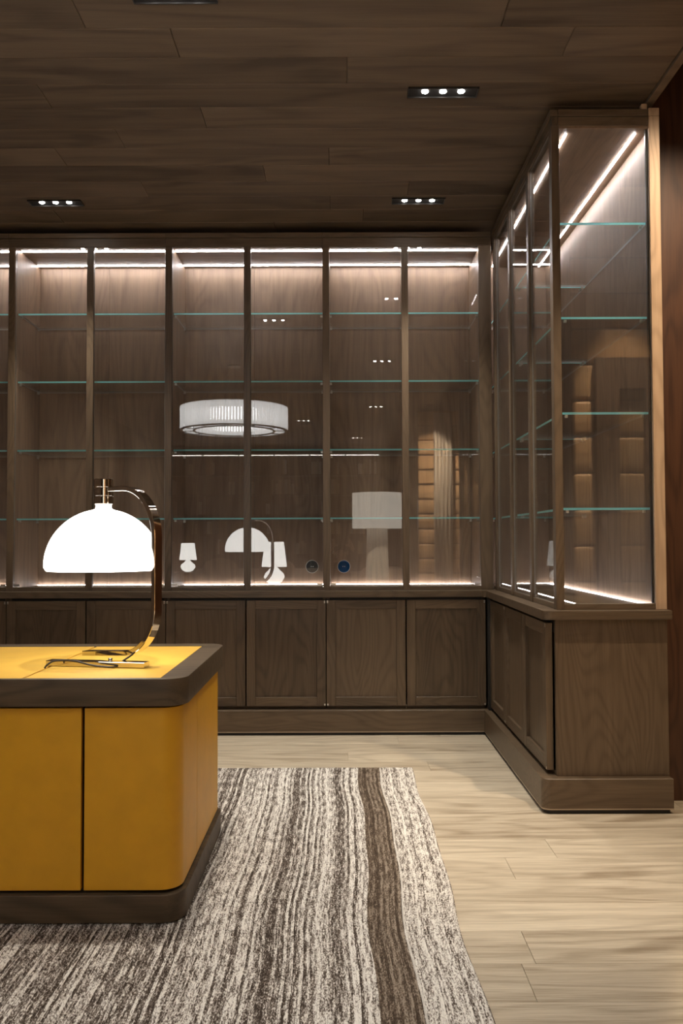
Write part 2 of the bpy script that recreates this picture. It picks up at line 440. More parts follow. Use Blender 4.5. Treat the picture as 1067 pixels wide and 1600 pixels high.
door_leaf(c,'y',RY[0],RY[1]-.002,DZ0,DZ1,.871,.03,'lo'); door_leaf(c,'y',RY[1]+.002,RY[2]-.002,DZ0,DZ1,.871,.03,'hi')
box('catch',.885,.906,RY[1]-.004,RY[1]+.004,DZ0-.019,DZ0+.002,M['steel'],c,.0003)
c=thing('base_cabinet','narrow brown oak base cabinet with one door, tucked in the inner corner','cabinet',(1.14,4.8,PZ1),'base cabinets along the right wall')
box('side_panel',.907,1.384,4.559,4.575,PZ1,WZ0,M['cab_z'],c)
box('back_panel',1.37,1.384,4.575,5.49,PZ1,WZ0,M['cab_z'],c)
box('bottom_panel',.907,1.37,4.575,5.49,PZ1,PZ1+.018,M['cab_y'],c)
box('corner_filler',.86,.905,4.985,5.03,PZ1,WZ0,M['black'],c)
box('front_rail',.907,.927,4.575,4.98,WZ0-.06,WZ0,M['black'],c)
door_leaf(c,'y',RY[2]+.002,RY[3],DZ0,DZ1,.871,.03,'lo')
box('catch',.885,.906,RY[2]+.001,RY[2]+.008,DZ0-.019,DZ0+.002,M['steel'],c,.0003)

# ------------------------------------------------------------------ display cabinets
SH=[1.279,1.696,2.115,2.532]
IZ=2.935; HZ0,HZM,HZ1=2.945,2.985,3.015
BOT=.860
PX=[-2.946,-1.9935,-1.043,-.0906,.864]
names=['glazed display cabinet standing against the left wall of the room',
       'glazed display cabinet behind the glowing dome of the desk lamp',
       'glazed display cabinet with a plain black round socket low in its back panel',
       'glazed display cabinet at the inner corner, with a blue-filmed round socket']
def socket(parent,x,y,z,mat,label):
    s=put('socket',autosmooth(lathe_mesh('socket',[(0,-.002),(.013,-.002),(.014,.003),(.026,.003),(.029,.009),(.037,.009),(.0395,.006),(.0395,0),(.0,0)],mat,32)),(x,y,z),parent,label)
    s.rotation_euler=(math.pi/2,0,0)
    r=put('socket_ring',autosmooth(lathe_mesh('ring',[(.0395,0),(.042,0),(.042,.004),(.0395,.004)],M['steel'],32,close=True)),(x,y,z),s); 
    r.rotation_euler=(0,0,0); r.location=(0,0,0)
    for dx in (-.006,.006):
        q=put('contact',box_mesh(.004,.004,.003,M['steel'],.0004),(0,0,0),s); q.location=(dx,0,.0)
for i in range(4):
    x0,x1=PX[i],PX[i+1]; xm=(x0+x1)/2 if i<3 else .3875; last=(i==3)
    c=thing('display_cabinet',names[i],'display cabinet',(xm,5.28,WZ1),'display cabinets along the back wall')
    box('bottom_panel',x0+.0212,x1-.0215,5.108,5.50,WZ1,BOT,M['cab_x'],c)
    box('top_panel',x0-.0205,x1-.0215,5.108,5.515,IZ,IZ+.02,M['inner_x'],c)
    # back panel: two boards per cabinet
    box('back_panel',x0+.0212,xm-.0006,5.50,5.515,BOT-.013,IZ,M['inner_z'],c,.0005); bp=box('back_panel',xm+.0006,x1-.0215,5.50,5.515,BOT-.013,IZ,M['inner_z'],c,.0005)
    box('side_panel',x0-.0205,x0+.0205,5.1065,5.515,WZ1,IZ,M['inner_z'],c)
    if last: box('side_panel',x1-.0205,x1+.0205,5.108,5.515,WZ1,IZ,M['inner_z'],c)
    hx0=x0-.0205; hx1=x1-.0212 if not last else .912
    box('header',hx0,hx1,5.078,5.106,HZ0-.014,HZM-.001,M['cab_x'],c); box('cornice',hx0,hx1,5.072,5.106,HZM+.001,HZ1,M['cab_x'],c)
    posts=[x0,xm]
    for px in posts: box('post',px-.0205,px+.0205,5.075,5.105,WZ1,HZ0-.014,M['cab_z'],c)
    if last: box('post',.836,.912,5.075,5.105,WZ1,HZ0-.014,M['cab_z'],c)
    spans=[(x0+.0205,xm-.0205),(xm+.0205,(x1-.0213) if not last else .836)]
    for n,(a,b) in enumerate(spans):
        box('bottom_rail',a+.0003,b-.0003,5.079,5.100,WZ1,.870,M['cab_x'],c)
        g=glass_box('glass_door',a+.003,b-.003,5.086,5.092,.872,HZ0-.017,1,c)
        hx=a+.003 if n==0 else b-.003
        s=1 if n==0 else -1
        for zz in (.876,): box('door_hinge',min(hx,hx+s*.034),max(hx,hx+s*.034),5.0835,5.0855,zz,zz+.012,M['steel'],g,.0004)
    for z in SH:
        s=glass_box('glass_shelf',x0+.0225,x1-.0225,5.125,5.492,z-.005,z+.005,2,c,'shelf_edge',[(0,-1,0)])
        for px,sg in ((x0+.0207,1),(x1-.0218,-1)):
            for yy in (5.16,5.46): box('shelf_clip',min(px,px+sg*.014),max(px,px+sg*.014),yy-.006,yy+.006,z-.017,z-.0055,M['steel'],s,.0008)
    for ya,yb2,za,zb in ((5.1615,5.1685,IZ-.004,IZ),(5.434,5.442,IZ-.004,IZ),(5.487,5.494,BOT,BOT+.003),(5.20,5.206,BOT,BOT+.002)):
        box('led_strip',x0+.023,x1-.023,ya,yb2,za,zb,M['led'] if za>1 else M['led_low'],c,0)
    if i==2: socket(bp,-.192,5.4995,.975,M['black_gloss'],'black round socket')
    if i==3: socket(bp if False else c,.014,5.4995,.975,M['blue_film'],'round socket under blue film')
# right run
def rdisp(label,ya,yb,posts,first):
    c=thing('display_cabinet',label,'display cabinet',(1.13,(ya+yb)/2,WZ1),'display cabinets along the right wall')
    yi0=ya+.02 if first else ya+.001
    xw=1.347
    box('bottom_panel',.948,xw,yi0,yb-.001,WZ1,BOT,M['cab_y'],c)
    box('top_panel',.948,xw+.015,yi0-(.012 if first else 0),yb-.0005,IZ,IZ+.02,M['inner_y'],c)
    nb=3 if first else 2
    for k in range(nb):
        a=yi0+(yb-yi0)*k/nb; b=yi0+(yb-yi0)*(k+1)/nb
        box('back_panel',xw,xw+.015,a+.0006,b-.0006,WZ1,IZ,M['inner_z'],c,.0005)
    if not first: box('end_panel',.948,xw,yb+.0005,yb+.012,WZ1,IZ,M['inner_z'],c)
    y00=ya if not first else 3.612
    ye=yb if first else 5.070
    box('header',.918,.946,y00+(.0 if not first else .0),ye-.0005,HZ0-.0,HZM-.001,M['cab_y'],c); box('cornice',.912,.946,y00,ye-.0005,HZM+.001,HZ1,M['cab_y'],c)
    for p in posts:
        box('post',.915,.945,p-.045,p,WZ1,HZ0,M['cab_z'],c)
    return c
c1=rdisp('glazed display cabinet whose lit glass end faces the room','' or 3.612,4.59,[4.12,4.584],True)
c=c1
box('post',.915,.9495,3.612,3.658,WZ1,HZ0,M['cab_z'],c)
box('post',1.340,1.386,3.612,3.658,WZ1,HZM,M['lit_oak'],c,label='oak end post in lit tone')
box('post_cap',1.340,1.386,3.612,3.658,HZM+.0015,HZ1+.006,M['lit_oak'],c,label='oak end cap in lit tone')
box('header',.947,1.339,3.615,3.645,HZ0,HZM-.001,M['cab_x'],c); box('cornice',.947,1.339,3.610,3.645,HZM+.001,HZ1,M['cab_x'],c)
box('bottom_rail',.950,1.3395,3.618,3.645,WZ1,.872,M['cab_x'],c)
box('ceiling_spacer',1.313,1.336,3.62,3.645,HZ1+.0015,HZ1+.027,M['lit_oak'],c,.0005)
glass_box('end_glass',.9505,1.339,3.626,3.632,.873,HZ0-.001,1,c)
box('glass_channel',1.331,1.339,3.634,3.646,.873,HZ0-.001,M['black_satin'],c)
def rfill(c,spans,y0,y1):
    for n,(a,b) in enumerate(spans):
        box('bottom_rail',.920,.942,a+.0003,b-.0003,WZ1,.870,M['cab_y'],c)
        g=glass_box('glass_door',.926,.932,a+.003,b-.003,.872,HZ0-.003,0,c)
        box('door_hinge',.9235,.9255,(a+.003) if n else (b-.037),(a+.037) if n else (b-.003),.876,.888,M['steel'],g,.0004)
    for z in SH:
        s=glass_box('glass_shelf',.965,1.341,y0,y1,z-.005,z+.005,2,c,'shelf_edge',[(0,-1,0),(-1,0,0)])
        for xx in (.985,1.32):
            for yy in (y0+.02,y1-.004): box('shelf_clip',xx-.006,xx+.006,yy-.008,yy,z-.017,z-.0055,M['steel'],s,.0008)
    for xa,xb,za,zb in ((.9915,.9985,IZ-.004,IZ),(1.294,1.302,IZ-.004,IZ),(1.335,1.342,BOT,BOT+.003),(1.037,1.043,BOT,BOT+.002)):
        box('led_strip',xa,xb,y0+.001,y1-.001,za,zb,M['led'] if za>1 else M['led_low'],c,0)
rfill(c1,[(3.658,4.075),(4.12,4.539)],3.668,4.585)
c2=rdisp('glazed display cabinet filling the inner corner behind one glass door',4.59,5.50,[5.03],False)
rfill(c2,[(4.591,4.985)],4.60,5.485)

# ------------------------------------------------------------------ downlights
def downlight(x,y,label,power=DOWN_W):
    L,Wd=.300,.078; z=CZ
    t=thing('recessed_downlight',label,'ceiling light',(x,y,z),'three-spot ceiling downlights')
    box('plate',x-L/2,x+L/2,y-Wd/2,y+Wd/2,z-.0025,z-.0005,M['black'],t,.0003)
    for nm,a,b,c_,d in (('frame_side',x-L/2,x-L/2+.004,y-Wd/2,y+Wd/2),('frame_side',x+L/2-.004,x+L/2,y-Wd/2,y+Wd/2),
                     ('frame_side',x-L/2,x+L/2,y-Wd/2,y-Wd/2+.004),('frame_side',x-L/2,x+L/2,y+Wd/2-.004,y+Wd/2)):
        box(nm,a,b,c_,d,z-.009,z-.0025,M['black_satin'],t,.0005)
    for k in (-1,0,1):
        o=put('spot_lens',lathe_mesh('lens',[(.0145,0),(.014,-.003),(.008,-.006),(0,-.007)],M['bulb'],20),(x+k*.077,y-.006,z-.0026),t)
    ld=bpy.data.lights.new('downlight_beam','SPOT'); ld.energy=power; ld.spot_size=math.radians(78); ld.spot_blend=.8
    ld.shadow_soft_size=.05; ld.color=(1,.925,.81)
    lo=bpy.data.objects.new('downlight_beam',ld); lo.parent=t; lo.location=(0,0,-.02); link(lo)
S=HC/1.88
downlight(.432*S,3.49*S,'black three-spot downlight in ceiling close to glazed end cabinet')
downlight(.432*S,4.63*S,'black three-spot downlight in ceiling by the inner cabinet corner')
downlight(-1.582*S,4.64*S,'black three-spot downlight in ceiling over the cabinet behind the desk lamp')
downlight(-.572*S,2.855*S,'black three-spot downlight in ceiling directly above the desk')
downlight(.44,1.2,'black three-spot downlight in ceiling over the open floor',45)
for bx,by,bl in ((-1.6,-1.7,'beside the taller white table lamp'),(.5,-1.9,'between the photographer and the floor lamp'),(-.6,-3.3,'in front of the beige sofa'),(-2.2,-5.4,'behind the sofa by the bookshelves'),(.3,-5.6,'by the bookshelves beyond the floor lamp')):
    downlight(bx,by,'added three-spot fill light in ceiling '+bl,150)  # unseen fill lamps added to brighten the room behind

# ------------------------------------------------------------------ rug
def make_rug():
    X0,X1,Y0,Y1=-3.0,.352,.7,4.285
    nx,ny=1180,90
    ys=np.linspace(Y0,Y1,ny); u=np.linspace(0,1,nx)
    U=np.linspace(X0,X1,nx)
    UU,YY=np.meshgrid(U,ys)
    wav=.007*np.sin(YY*1.9+.6)+.006*np.sin(YY*4.3+UU*1.3)+.004*np.sin(YY*9.1+UU*3.)
    env=np.clip((UU+1.2)/1.2,0,1)
    XX=UU+wav*(.35+.65*env)+.010*(3.3-YY)*env*.9
    yarn=.0092
    ridge=np.abs(np.cos(np.pi*UU/yarn))
    ZZ=.010+.0045*ridge+.0012*np.random.rand(ny,nx)
    ZZ[:, :2]=.002; ZZ[:, -2:]=.002
    e=np.random.rand(nx)*.010
    YY[-1]+=e-.005; ZZ[-1]=.002; ZZ[0]=.002
    cx,cyy=-1.3,2.5
    co=np.stack([XX-cx,YY-cyy,ZZ],-1).reshape(-1,3)
    idx=np.arange(nx*ny).reshape(ny,nx)
    q=np.stack([idx[:-1,:-1],idx[:-1,1:],idx[1:,1:],idx[1:,:-1]],-1).reshape(-1,4)
    me=bpy.data.meshes.new('rug'); me.vertices.add(len(co)); me.vertices.foreach_set('co',co.ravel())
    me.loops.add(q.size); me.loops.foreach_set('vertex_index',q.ravel())
    me.polygons.add(len(q)); me.polygons.foreach_set('loop_start',np.arange(0,q.size,4)); me.polygons.foreach_set('loop_total',np.full(len(q),4))
    me.update(calc_edges=True)
    me.polygons.foreach_set('use_smooth',[True]*len(q))
    at=me.attributes.new('yarn_u','FLOAT','POINT'); at.data.foreach_set('value',UU.ravel().astype(np.float32))
    m,nt,out=newmat('rug_wool'); L=nt.links
    a=N(nt,'ShaderNodeAttribute',attribute_name='yarn_u'); ua=a.outputs['Fac']
    tc=N(nt,'ShaderNodeTexCoord'); sp=N(nt,'ShaderNodeSeparateXYZ'); L.new(tc.outputs['Object'],sp.inputs[0])
    yv=sp.outputs[1]
    def vec(sx,sy):
        c=N(nt,'ShaderNodeCombineXYZ'); L.new(math_(nt,'MULTIPLY',ua,sx),c.inputs[0]); L.new(math_(nt,'MULTIPLY',yv,sy),c.inputs[1]); return c.outputs[0]
    fl=math_(nt,'FLOOR',math_(nt,'DIVIDE',ua,yarn))
    wn=N(nt,'ShaderNodeTexWhiteNoise',noise_dimensions='1D'); L.new(fl,wn.inputs['W'])
    sprd=noise(nt,vec(115,14),1,5,.8)          # streaks along the yarn
    speck=noise(nt,vec(230,110),1,2,.7)
    band=noise(nt,vec(7,.25),1,2,.6)
    g=math_(nt,'MULTIPLY_ADD',wn.outputs[0],.38,math_(nt,'MULTIPLY_ADD',sprd,2.2,-.64))
    g=math_(nt,'MULTIPLY_ADD',math_(nt,'SUBTRACT',speck,.5),1.5,g)
    g=math_(nt,'MULTIPLY_ADD',math_(nt,'SUBTRACT',band,.5),.42,g)
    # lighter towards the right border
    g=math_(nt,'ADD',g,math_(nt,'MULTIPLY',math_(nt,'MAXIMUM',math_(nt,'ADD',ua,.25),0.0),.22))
    col=ramp(nt,g,[(.36,(.050,.037,.029)),(.58,(.19,.155,.130)),(.72,(.50,.455,.41)),(.90,(.84,.80,.74))])
    # dark brown stripe
    d=math_(nt,'ABSOLUTE',math_(nt,'SUBTRACT',ua,.133))
    st=math_(nt,'LESS_THAN',d,.052)
    brown=ramp(nt,g,[(.50,(.060,.042,.030)),(.80,(.150,.112,.082)),(1.15,(.34,.28,.22))])
    col=mixc(nt,st,col,brown)
    lw_=math_(nt,'LESS_THAN',math_(nt,'ABSOLUTE',math_(nt,'SUBTRACT',ua,.190)),.003)
    col=mixc(nt,math_(nt,'MULTIPLY',lw_,.7),col,(.78,.74,.68))
    p=N(nt,'ShaderNodeBsdfPrincipled'); L.new(col,p.inputs['Base Color']); p.inputs['Roughness'].default_value=.95; p.inputs['Specular IOR Level'].default_value=.1
    b=N(nt,'ShaderNodeBump'); b.inputs['Strength'].default_value=.8; b.inputs['Distance'].default_value=.004
    L.new(speck,b.inputs['Height']); L.new(b.outputs[0],p.inputs['Normal'])
    L.new(p.outputs[0],out.inputs[0]); me.materials.append(m)
    o=put('rug',me,(cx,cyy,.0005))
    tag(o,'brown and cream streaked wool rug with one dark stripe under the desk','rug')
make_rug()

# ------------------------------------------------------------------ desk
TZ0,TZ1=.655,.737
dk=thing('desk','yellow leather desk with dark wooden top frame and plinth on the rug','desk',(-1.4,2.96,.0165))
DX0,DX1,DY0,DY1=-2.35,-.467,2.532,3.39; R=.066
def rrect(x0,x1,y0,y1,r,n=8):
    return arc(x1-r,y0+r,r,-90,0,n)+arc(x1-r,y1-r,r,0,90,n)+arc(x0+r,y1-r,r,90,180,n)+arc(x0+r,y0+r,r,180,270,n)
def ring_prism(name,outer,inner,z0,z1,mat,parent,bev=.003):
    bm=bmesh.new(); n=len(outer)
    o0=[bm.verts.new((x+1.4,y-2.96,z0)) for x,y in outer]; o1=[bm.verts.new((x+1.4,y-2.96,z1)) for x,y in outer]
    i0=[bm.verts.new((x+1.4,y-2.96,z0)) for x,y in inner]; i1=[bm.verts.new((x+1.4,y-2.96,z1)) for x,y in inner]
    for k in range(n):
        j=(k+1)%n
        bm.faces.new((o0[k],o0[j],o1[j],o1[k])); bm.faces.new((i0[j],i0[k],i1[k],i1[j]))
        bm.faces.new((o1[k],o1[j],i1[j],i1[k])); bm.faces.new((o0[j],o0[k],i0[k],i0[j]))
    bmesh.ops.recalc_face_normals(bm,faces=bm.faces[:])
    es=[e for e in bm.edges if e.verts[0] in o1 and e.verts[1] in o1 or (e.verts[0] in o0 and e.verts[1] in o0)]
    bmesh.ops.bevel(bm,geom=es,offset=bev,segments=2,profile=.5,affect='EDGES')
    me=bm_mesh(name,bm,mat); autosmooth(me,40)
    return put(name,me,(-1.4,2.96,0),parent)
IX0,IX1,IY0,IY1=-2.275,-.544,2.550,3.306
outer=rrect(DX0,DX1,DY0,DY1,R)
nn=len(outer)//4
inner=[(IX1,IY0)]*nn+[(IX1,IY1)]*nn+[(IX0,IY1)]*nn+[(IX0,IY0)]*nn
inner=[(x+1e-5*k,y+1e-5*k) for k,(x,y) in enumerate(inner)]
ring_prism('top_frame',outer,inner,TZ0,TZ1,M['desk_dark_x'],dk)
box('leather_inlay',-1.855,-.9635,IY0+.001,IY1-.001,TZ0+.02,TZ1-.0004,M['top_leather'],dk,.0012)
box('leather_inlay',-.9545,IX1-.001,IY0+.001,IY1-.001,TZ0+.02,TZ1-.0004,M['top_leather'],dk,.0012)
box('leather_inlay',IX0+.001,-1.861,IY0+.001,IY1-.001,TZ0+.02,TZ1-.0004,M['top_leather'],dk,.0012)
box('top_core',IX0+.002,IX1-.002,IY0+.002,IY1-.002,TZ0+.001,TZ0+.02,M['black'],dk,0)
YZ0,YZ1=.107,.647
BX0,BX1,BY0,BY1=-2.332,-.485,2.553,3.375
r=.064; th=.018
prism('carcass',rrect(BX0+.03,BX1-.03,BY0+.03,BY1-.03,.04),YZ0-.008,TZ0,M['black'],dk)
pth=[(-.772,BY0)]+arc(BX1-r,BY0+r,r,-90,0,10)+[(BX1,2.845)]
strip_wall('side_panel',pth,th,YZ0,YZ1,M['yellow_leather'],dk)
strip_wall('side_panel',[(BX1,2.849),(BX1,3.302)],th,YZ0,YZ1,M['yellow_leather'],dk)
strip_wall('side_panel',[(BX1,3.306)]+arc(BX1-r,BY1-r,r,0,90,10)+[(-.772,BY1)],th,YZ0,YZ1,M['yellow_leather'],dk)
strip_wall('front_panel',[(-2.045,BY0),(-.782,BY0)],th,YZ0,YZ1,M['yellow_leather'],dk)
strip_wall('back_panel',[(-.782,BY1),(-2.045,BY1)],th,YZ0,YZ1,M['yellow_leather'],dk)
strip_wall('side_panel',[(-2.055,BY1)]+arc(BX0+r,BY1-r,r,90,180,10)+[(BX0,BY0+r)]+arc(BX0+r,BY0+r,r,180,270,10)[1:]+[(-2.055,BY0)],th,YZ0,YZ1,M['yellow_leather'],dk)
for me_o in dk.children:
    if me_o.name.startswith(('side_panel','front_panel','back_panel')): autosmooth(me_o.data,30)
bs=prism('base_plinth',rrect(BX0-.012,BX1+.012,BY0-.016,BY1+.010,.07,10),.0165,.098,M['desk_dark_x'],dk,.002); autosmooth(bs.data,30)

# ------------------------------------------------------------------ desk lamp
la=Vector((-.875,.484,0)).normalized(); ln=Vector((.484,.875,0)).normalized()
SB=Vector((-.605,2.768,0)); DT=TZ1+.0001
lamp=thing('desk_lamp','arched nickel desk lamp with glowing white dome shade on the desk','lamp',(SB.x-.15,SB.y,DT))
def lp(s,z): return SB+la*s+Vector((0,0,z))
pts=[lp(s,1.323) for s in np.linspace(.200,.135,5)]
for i in range(1,13):
    a=math.radians(90*i/12); pts.append(lp(.135-.135*math.sin(a),1.323-.165*(1-math.cos(a))))
pts+= [lp(0,z) for z in np.linspace(1.12,.93,6)]
for i in range(1,15):
    a=math.radians(90*i/14*.985); pts.append(lp(.135*(1-math.cos(a)),.93-.155*math.sin(a)))
zb=.93-.155
pts+= [lp(s,zb-.0+ (-.011)*(s-.135)/.18) for s in np.linspace(.15,.315,6)]
me=sweep_flat('arm',pts,ln,.036,.016,M['nickel'])
loc=WL[lamp.name]
o=put('arm',me,(0,0,0),lamp)
low0=Vector((-.971,2.816,DT+.009)); low1=Vector((-.634,2.757,DT+.009))
dd=(low1-low0).normalized()
put('foot_bar',sweep_flat('foot',[low0,low0.lerp(low1,.5),low1],Vector((-dd.y,dd.x,0)),.042,.018,M['nickel']),(0,0,0),lamp)
jc=low0.lerp(low1,.62)+Vector((0,.014,0))
put('foot_joint',lathe_mesh('joint',[(0,0),(.007,0),(.007,.008),(0,.008)],M['nickel'],16),(jc.x,jc.y,DT+.0175),lamp)
SC=SB+la*.2365
cyl=[(0,1.272),(.030,1.272),(.0325,1.274),(.0325,1.2985),(.0315,1.2995),(.0315,1.3005),(.0325,1.3015),(.0325,1.3285),(.0315,1.3295),(.0315,1.3305),(.0325,1.3315),(.0325,1.357),(.031,1.359),(0,1.359)]
put('lamp_holder',autosmooth(lathe_mesh('holder',[(r_,z-1.272) for r_,z in cyl],M['nickel'],48),25),(SC.x,SC.y,1.272),lamp)
prof=[(.0265,1.272),(.0262,1.262),(.029,1.2565),(.040,1.2525)]
for i in range(1,25):
    a=math.radians(78-78*i/24); prof.append((.1935*math.cos(a),1.064+.193*math.sin(a)))
prof+=[(.193,1.060),(.1855,1.048),(.1825,1.048),(.1895,1.060)]
for i in range(0,24):
    a=math.radians(76*i/23); prof.append((.1895*math.cos(a),1.064+.189*math.sin(a)))
put('lamp_shade',lathe_mesh('shade',[(r_,z-1.046) for r_,z in prof],M['opal_glow'],64),(SC.x,SC.y,1.046),lamp,'glowing white dome shade')
put('bulb',lathe_mesh('bulb',[(0,0),(.02,.004),(.033,.02),(.035,.04),(.025,.07),(.015,.10),(.015,.12),(0,.12)],M['shade_glow'],24),(SC.x,SC.y,1.11),lamp)
cp=[lp(.075,.795)+ln*-.012,lp(.085,.775)-ln*.02,lp(.12,.745)-ln*.05,lp(.17,.744)-ln*.07]
cp2=[(-.74,2.735,DT+.0045),(-.80,2.735,DT+.010),(-.86,2.745,DT+.022),(-.905,2.755,DT+.0235),(-.935,2.75,DT+.022),(-.950,2.735,DT+.012),(-.955,2.728,DT+.003)]
ctrl=[tuple(p) for p in cp[:3]]+cp2
def smooth_path(c,n=8):
    c=[Vector(p) for p in c]; c=[c[0]*2-c[1]]+c+[c[-1]*2-c[-2]]; out=[]
    for i in range(1,len(c)-2):
        for k in range(n):
            t=k/n; p0,p1,p2,p3=c[i-1:i+3]
            out.append(.5*((2*p1)+(-p0+p2)*t+(2*p0-5*p1+4*p2-p3)*t*t+(-p0+3*p1-3*p2+p3)*t**3))
    return out+[c[-2]]
put('cord',tube_mesh('cord',smooth_path(ctrl),.003,M['cord_brown'],8),(0,0,0),lamp)

# ------------------------------------------------------------------ the room behind, seen in the glass
ch=thing('chandelier','round two-ring crystal rod chandelier hanging behind the desk','chandelier',(-1.17,.97,2.34))
cx_,cy_=-1.17,.97
def ring_obj(name,r0,r1,z0,z1,mat,n=72):
    return put(name,autosmooth(lathe_mesh(name,[(r0,0),(r1,0),(r1,z1-z0),(r0,z1-z0)],mat,n,close=True)),(cx_,cy_,z0),ch)
ring_obj('outer_ring',.555,.590,2.335,2.345,M['black_satin']); ring_obj('inner_ring',.425,.447,2.335,2.345,M['black_satin'])
ring_obj('top_ring',.43,.585,2.592,2.60,M['steel'])
ring_obj('light_ring',.495,.505,2.40,2.53,M['chandelier_light'])
rm=bpy.data.meshes.new('rod'); bm=bmesh.new(); bmesh.ops.create_cone(bm,cap_ends=True,segments=8,radius1=.014,radius2=.014,depth=.245); bm.to_mesh(rm); bm.free(); rm.materials.append(M['crystal'])
for n_,rr in ((112,.572),(84,.437)):
    for k in range(n_):
        a=2*math.pi*k/n_; put('crystal_rod',rm,(cx_+rr*math.cos(a),cy_+rr*math.sin(a),2.469),ch)
for k in range(12):
    a=2*math.pi*k/12
    o=put('spoke',box_mesh(.11,.008,.008,M['black_satin']),(cx_+.5*math.cos(a),cy_+.5*math.sin(a),2.339),ch); o.rotation_euler.z=a
for k in range(3):
    a=2*math.pi*k/3
    put('hanger',tube_mesh('hanger',[(cx_+.5*math.cos(a),cy_+.5*math.sin(a),2.60),(cx_,cy_,CZ-.02)],.002,M['steel'],6),(0,0,0),ch)
put('ceiling_rose',lathe_mesh('rose',[(0,0),(.07,0),(.07,.02),(0,.02)],M['steel'],24),(cx_,cy_,CZ-.0205),ch)

fl=thing('floor_lamp','large pale floor lamp with drum shade and thick tapered column','lamp',(.567,-3.32,0))
put('column',lathe_mesh('column',[(0,0),(.20,0),(.20,.02),(.165,1.36),(0,1.36)],M['linen'],40),(.567,-3.32,0),fl)
put('lamp_shade',lathe_mesh('drum',[(.395,0),(.395,.565),(.389,.565),(.389,0)],M['drum_glow'],48,close=True),(.567,-3.32,1.325),fl)
put('bulb',lathe_mesh('bulb',[(0,0),(.03,.02),(.035,.05),(.02,.1),(0,.1)],M['shade_glow'],20),(.567,-3.32,1.40),fl)
def table_lamp(x,y,z,s,label,fat):
    t=thing('table_lamp',label,'lamp',(x,y,z),'white table lamps seen in the glass')
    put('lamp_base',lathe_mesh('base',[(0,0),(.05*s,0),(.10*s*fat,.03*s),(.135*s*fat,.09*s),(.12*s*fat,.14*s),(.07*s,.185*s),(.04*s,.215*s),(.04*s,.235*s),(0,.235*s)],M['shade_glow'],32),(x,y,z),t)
    put('lamp_shade',lathe_mesh('cone',[(.165*s,0),(.125*s,.32*s),(.121*s,.32*s),(.161*s,0)],M['shade_glow'],32,close=True),(x,y,z+.225*s),t)
def side_table(x,y,h,label):
    t=thing('side_table',label,'table',(x,y,0),'side tables behind the camera side')
    put('table_top',lathe_mesh('top',[(0,0),(.24,0),(.24,.025),(0,.025)],M['dark_door'],32),(x,y,h-.025),t)
    put('leg',lathe_mesh('leg',[(0,0),(.02,0),(.02,h-.025),(0,h-.025)],M['steel'],16),(x,y,0),t)
    put('foot',lathe_mesh('foot',[(0,0),(.16,0),(.16,.012),(0,.012)],M['steel'],32),(x,y,0),t)
side_table(-.83,-.24,.605,'round dark side table carrying the taller white lamp')
table_lamp(-.83,-.24,.605,.95,'white lamp with conical shade and round base on dark side table',1.0)
side_table(-2.72,-4.8,.59,'round dark side table at the far end of the sofa')
table_lamp(-2.72,-4.8,.59,.93,'smaller looking white lamp at the far end of the sofa',1.05)
sf=thing('sofa','long beige upholstered sofa with round cushions','sofa',(-.95,-4.0,0))
box('seat',-2.5,.45,-4.3,-3.4,.12,.44,M['sofa_cloth'],sf,.05,3); box('backrest',-2.5,.45,-4.5,-4.3,.12,.66,M['sofa_cloth'],sf,.05,3)
box('armrest',-2.7,-2.5,-4.5,-3.4,.12,.60,M['sofa_cloth'],sf,.05,3); box('armrest',.45,1.0,-4.5,-3.4,.12,.68,M['sofa_cloth'],sf,.05,3)
for x in (-2.6,.9):
    for yy in (-4.45,-3.45): box('leg',x-.02,x+.02,yy-.02,yy+.02,0,.12,M['dark_door'],sf)
def cushion(x,wd,h,z,label):
    bm=bmesh.new(); bmesh.ops.create_uvsphere(bm,u_segments=24,v_segments=12,radius=1)
    for v in bm.verts: v.co=Vector((v.co.x*wd/2,v.co.y*.08,v.co.z*h/2))
    o=put('cushion',bm_mesh('cushion',bm,M['sofa_cushion'],True),(x,-4.19,z)); tag(o,label,'cushion','round sofa cushions')
cushion(-2.06,.62,.40,.645,'round brown cushion leaning at the left part of the beige sofa'); cushion(-1.1,.62,.40,.645,'round brown cushion leaning at the middle of the beige sofa')
# bookcase on the rear wall
bc=box('wall_shelving',-3.5,.8,-7.099,-7.095,0,2.9,M['dark_door'],None,0,kind='structure')
for x in np.linspace(-3.5,.8,7): box('upright',x-.012,x+.012,-7.08,-6.75,0,2.9,M['dark_door'],bc)
for z in (.05,.45,.85,1.25,1.65,2.05,2.45,2.88): box('shelf',-3.5,.8,-7.08,-6.75,z-.012,z+.012,M['dark_door'],bc)
box('back_panel',-3.5,.8,-7.095,-7.08,0,2.9,M['dark_door'],bc)
box('led_strip',-3.4,.75,-6.77,-6.755,2.84,2.855,M['bookcase_led'],bc,0)
bk={}
for si,z in enumerate((.862,1.262,1.662,2.062,2.462)):
    x=-3.45
    while x<.70:
        if random.random()<.3: x+=random.uniform(.15,.5); continue
        w_=random.choice((.035,.045,.06)); h=random.choice((.22,.26,.30)); ci=random.randrange(6)
        near=min(abs((x+w_/2)-u) for u in np.linspace(-3.5,.8,7))
        if near<.012+w_/2+.003: x+=.02; continue
        k=(w_,h,ci)
        if k not in bk: bk[k]=box_mesh(w_-.002,.2,h,M['book_%d'%ci],.002)
        o=put('book',bk[k],(x+w_/2,-6.93,z+h/2)); tag(o,('cream','brown','white','dark red','slate grey','tan')[ci]+' book on the '+('lowest','second','third','fourth','top')[si]+' book shelf of the rear wall','book','books on the rear wall shelves')
        x+=w_+.002

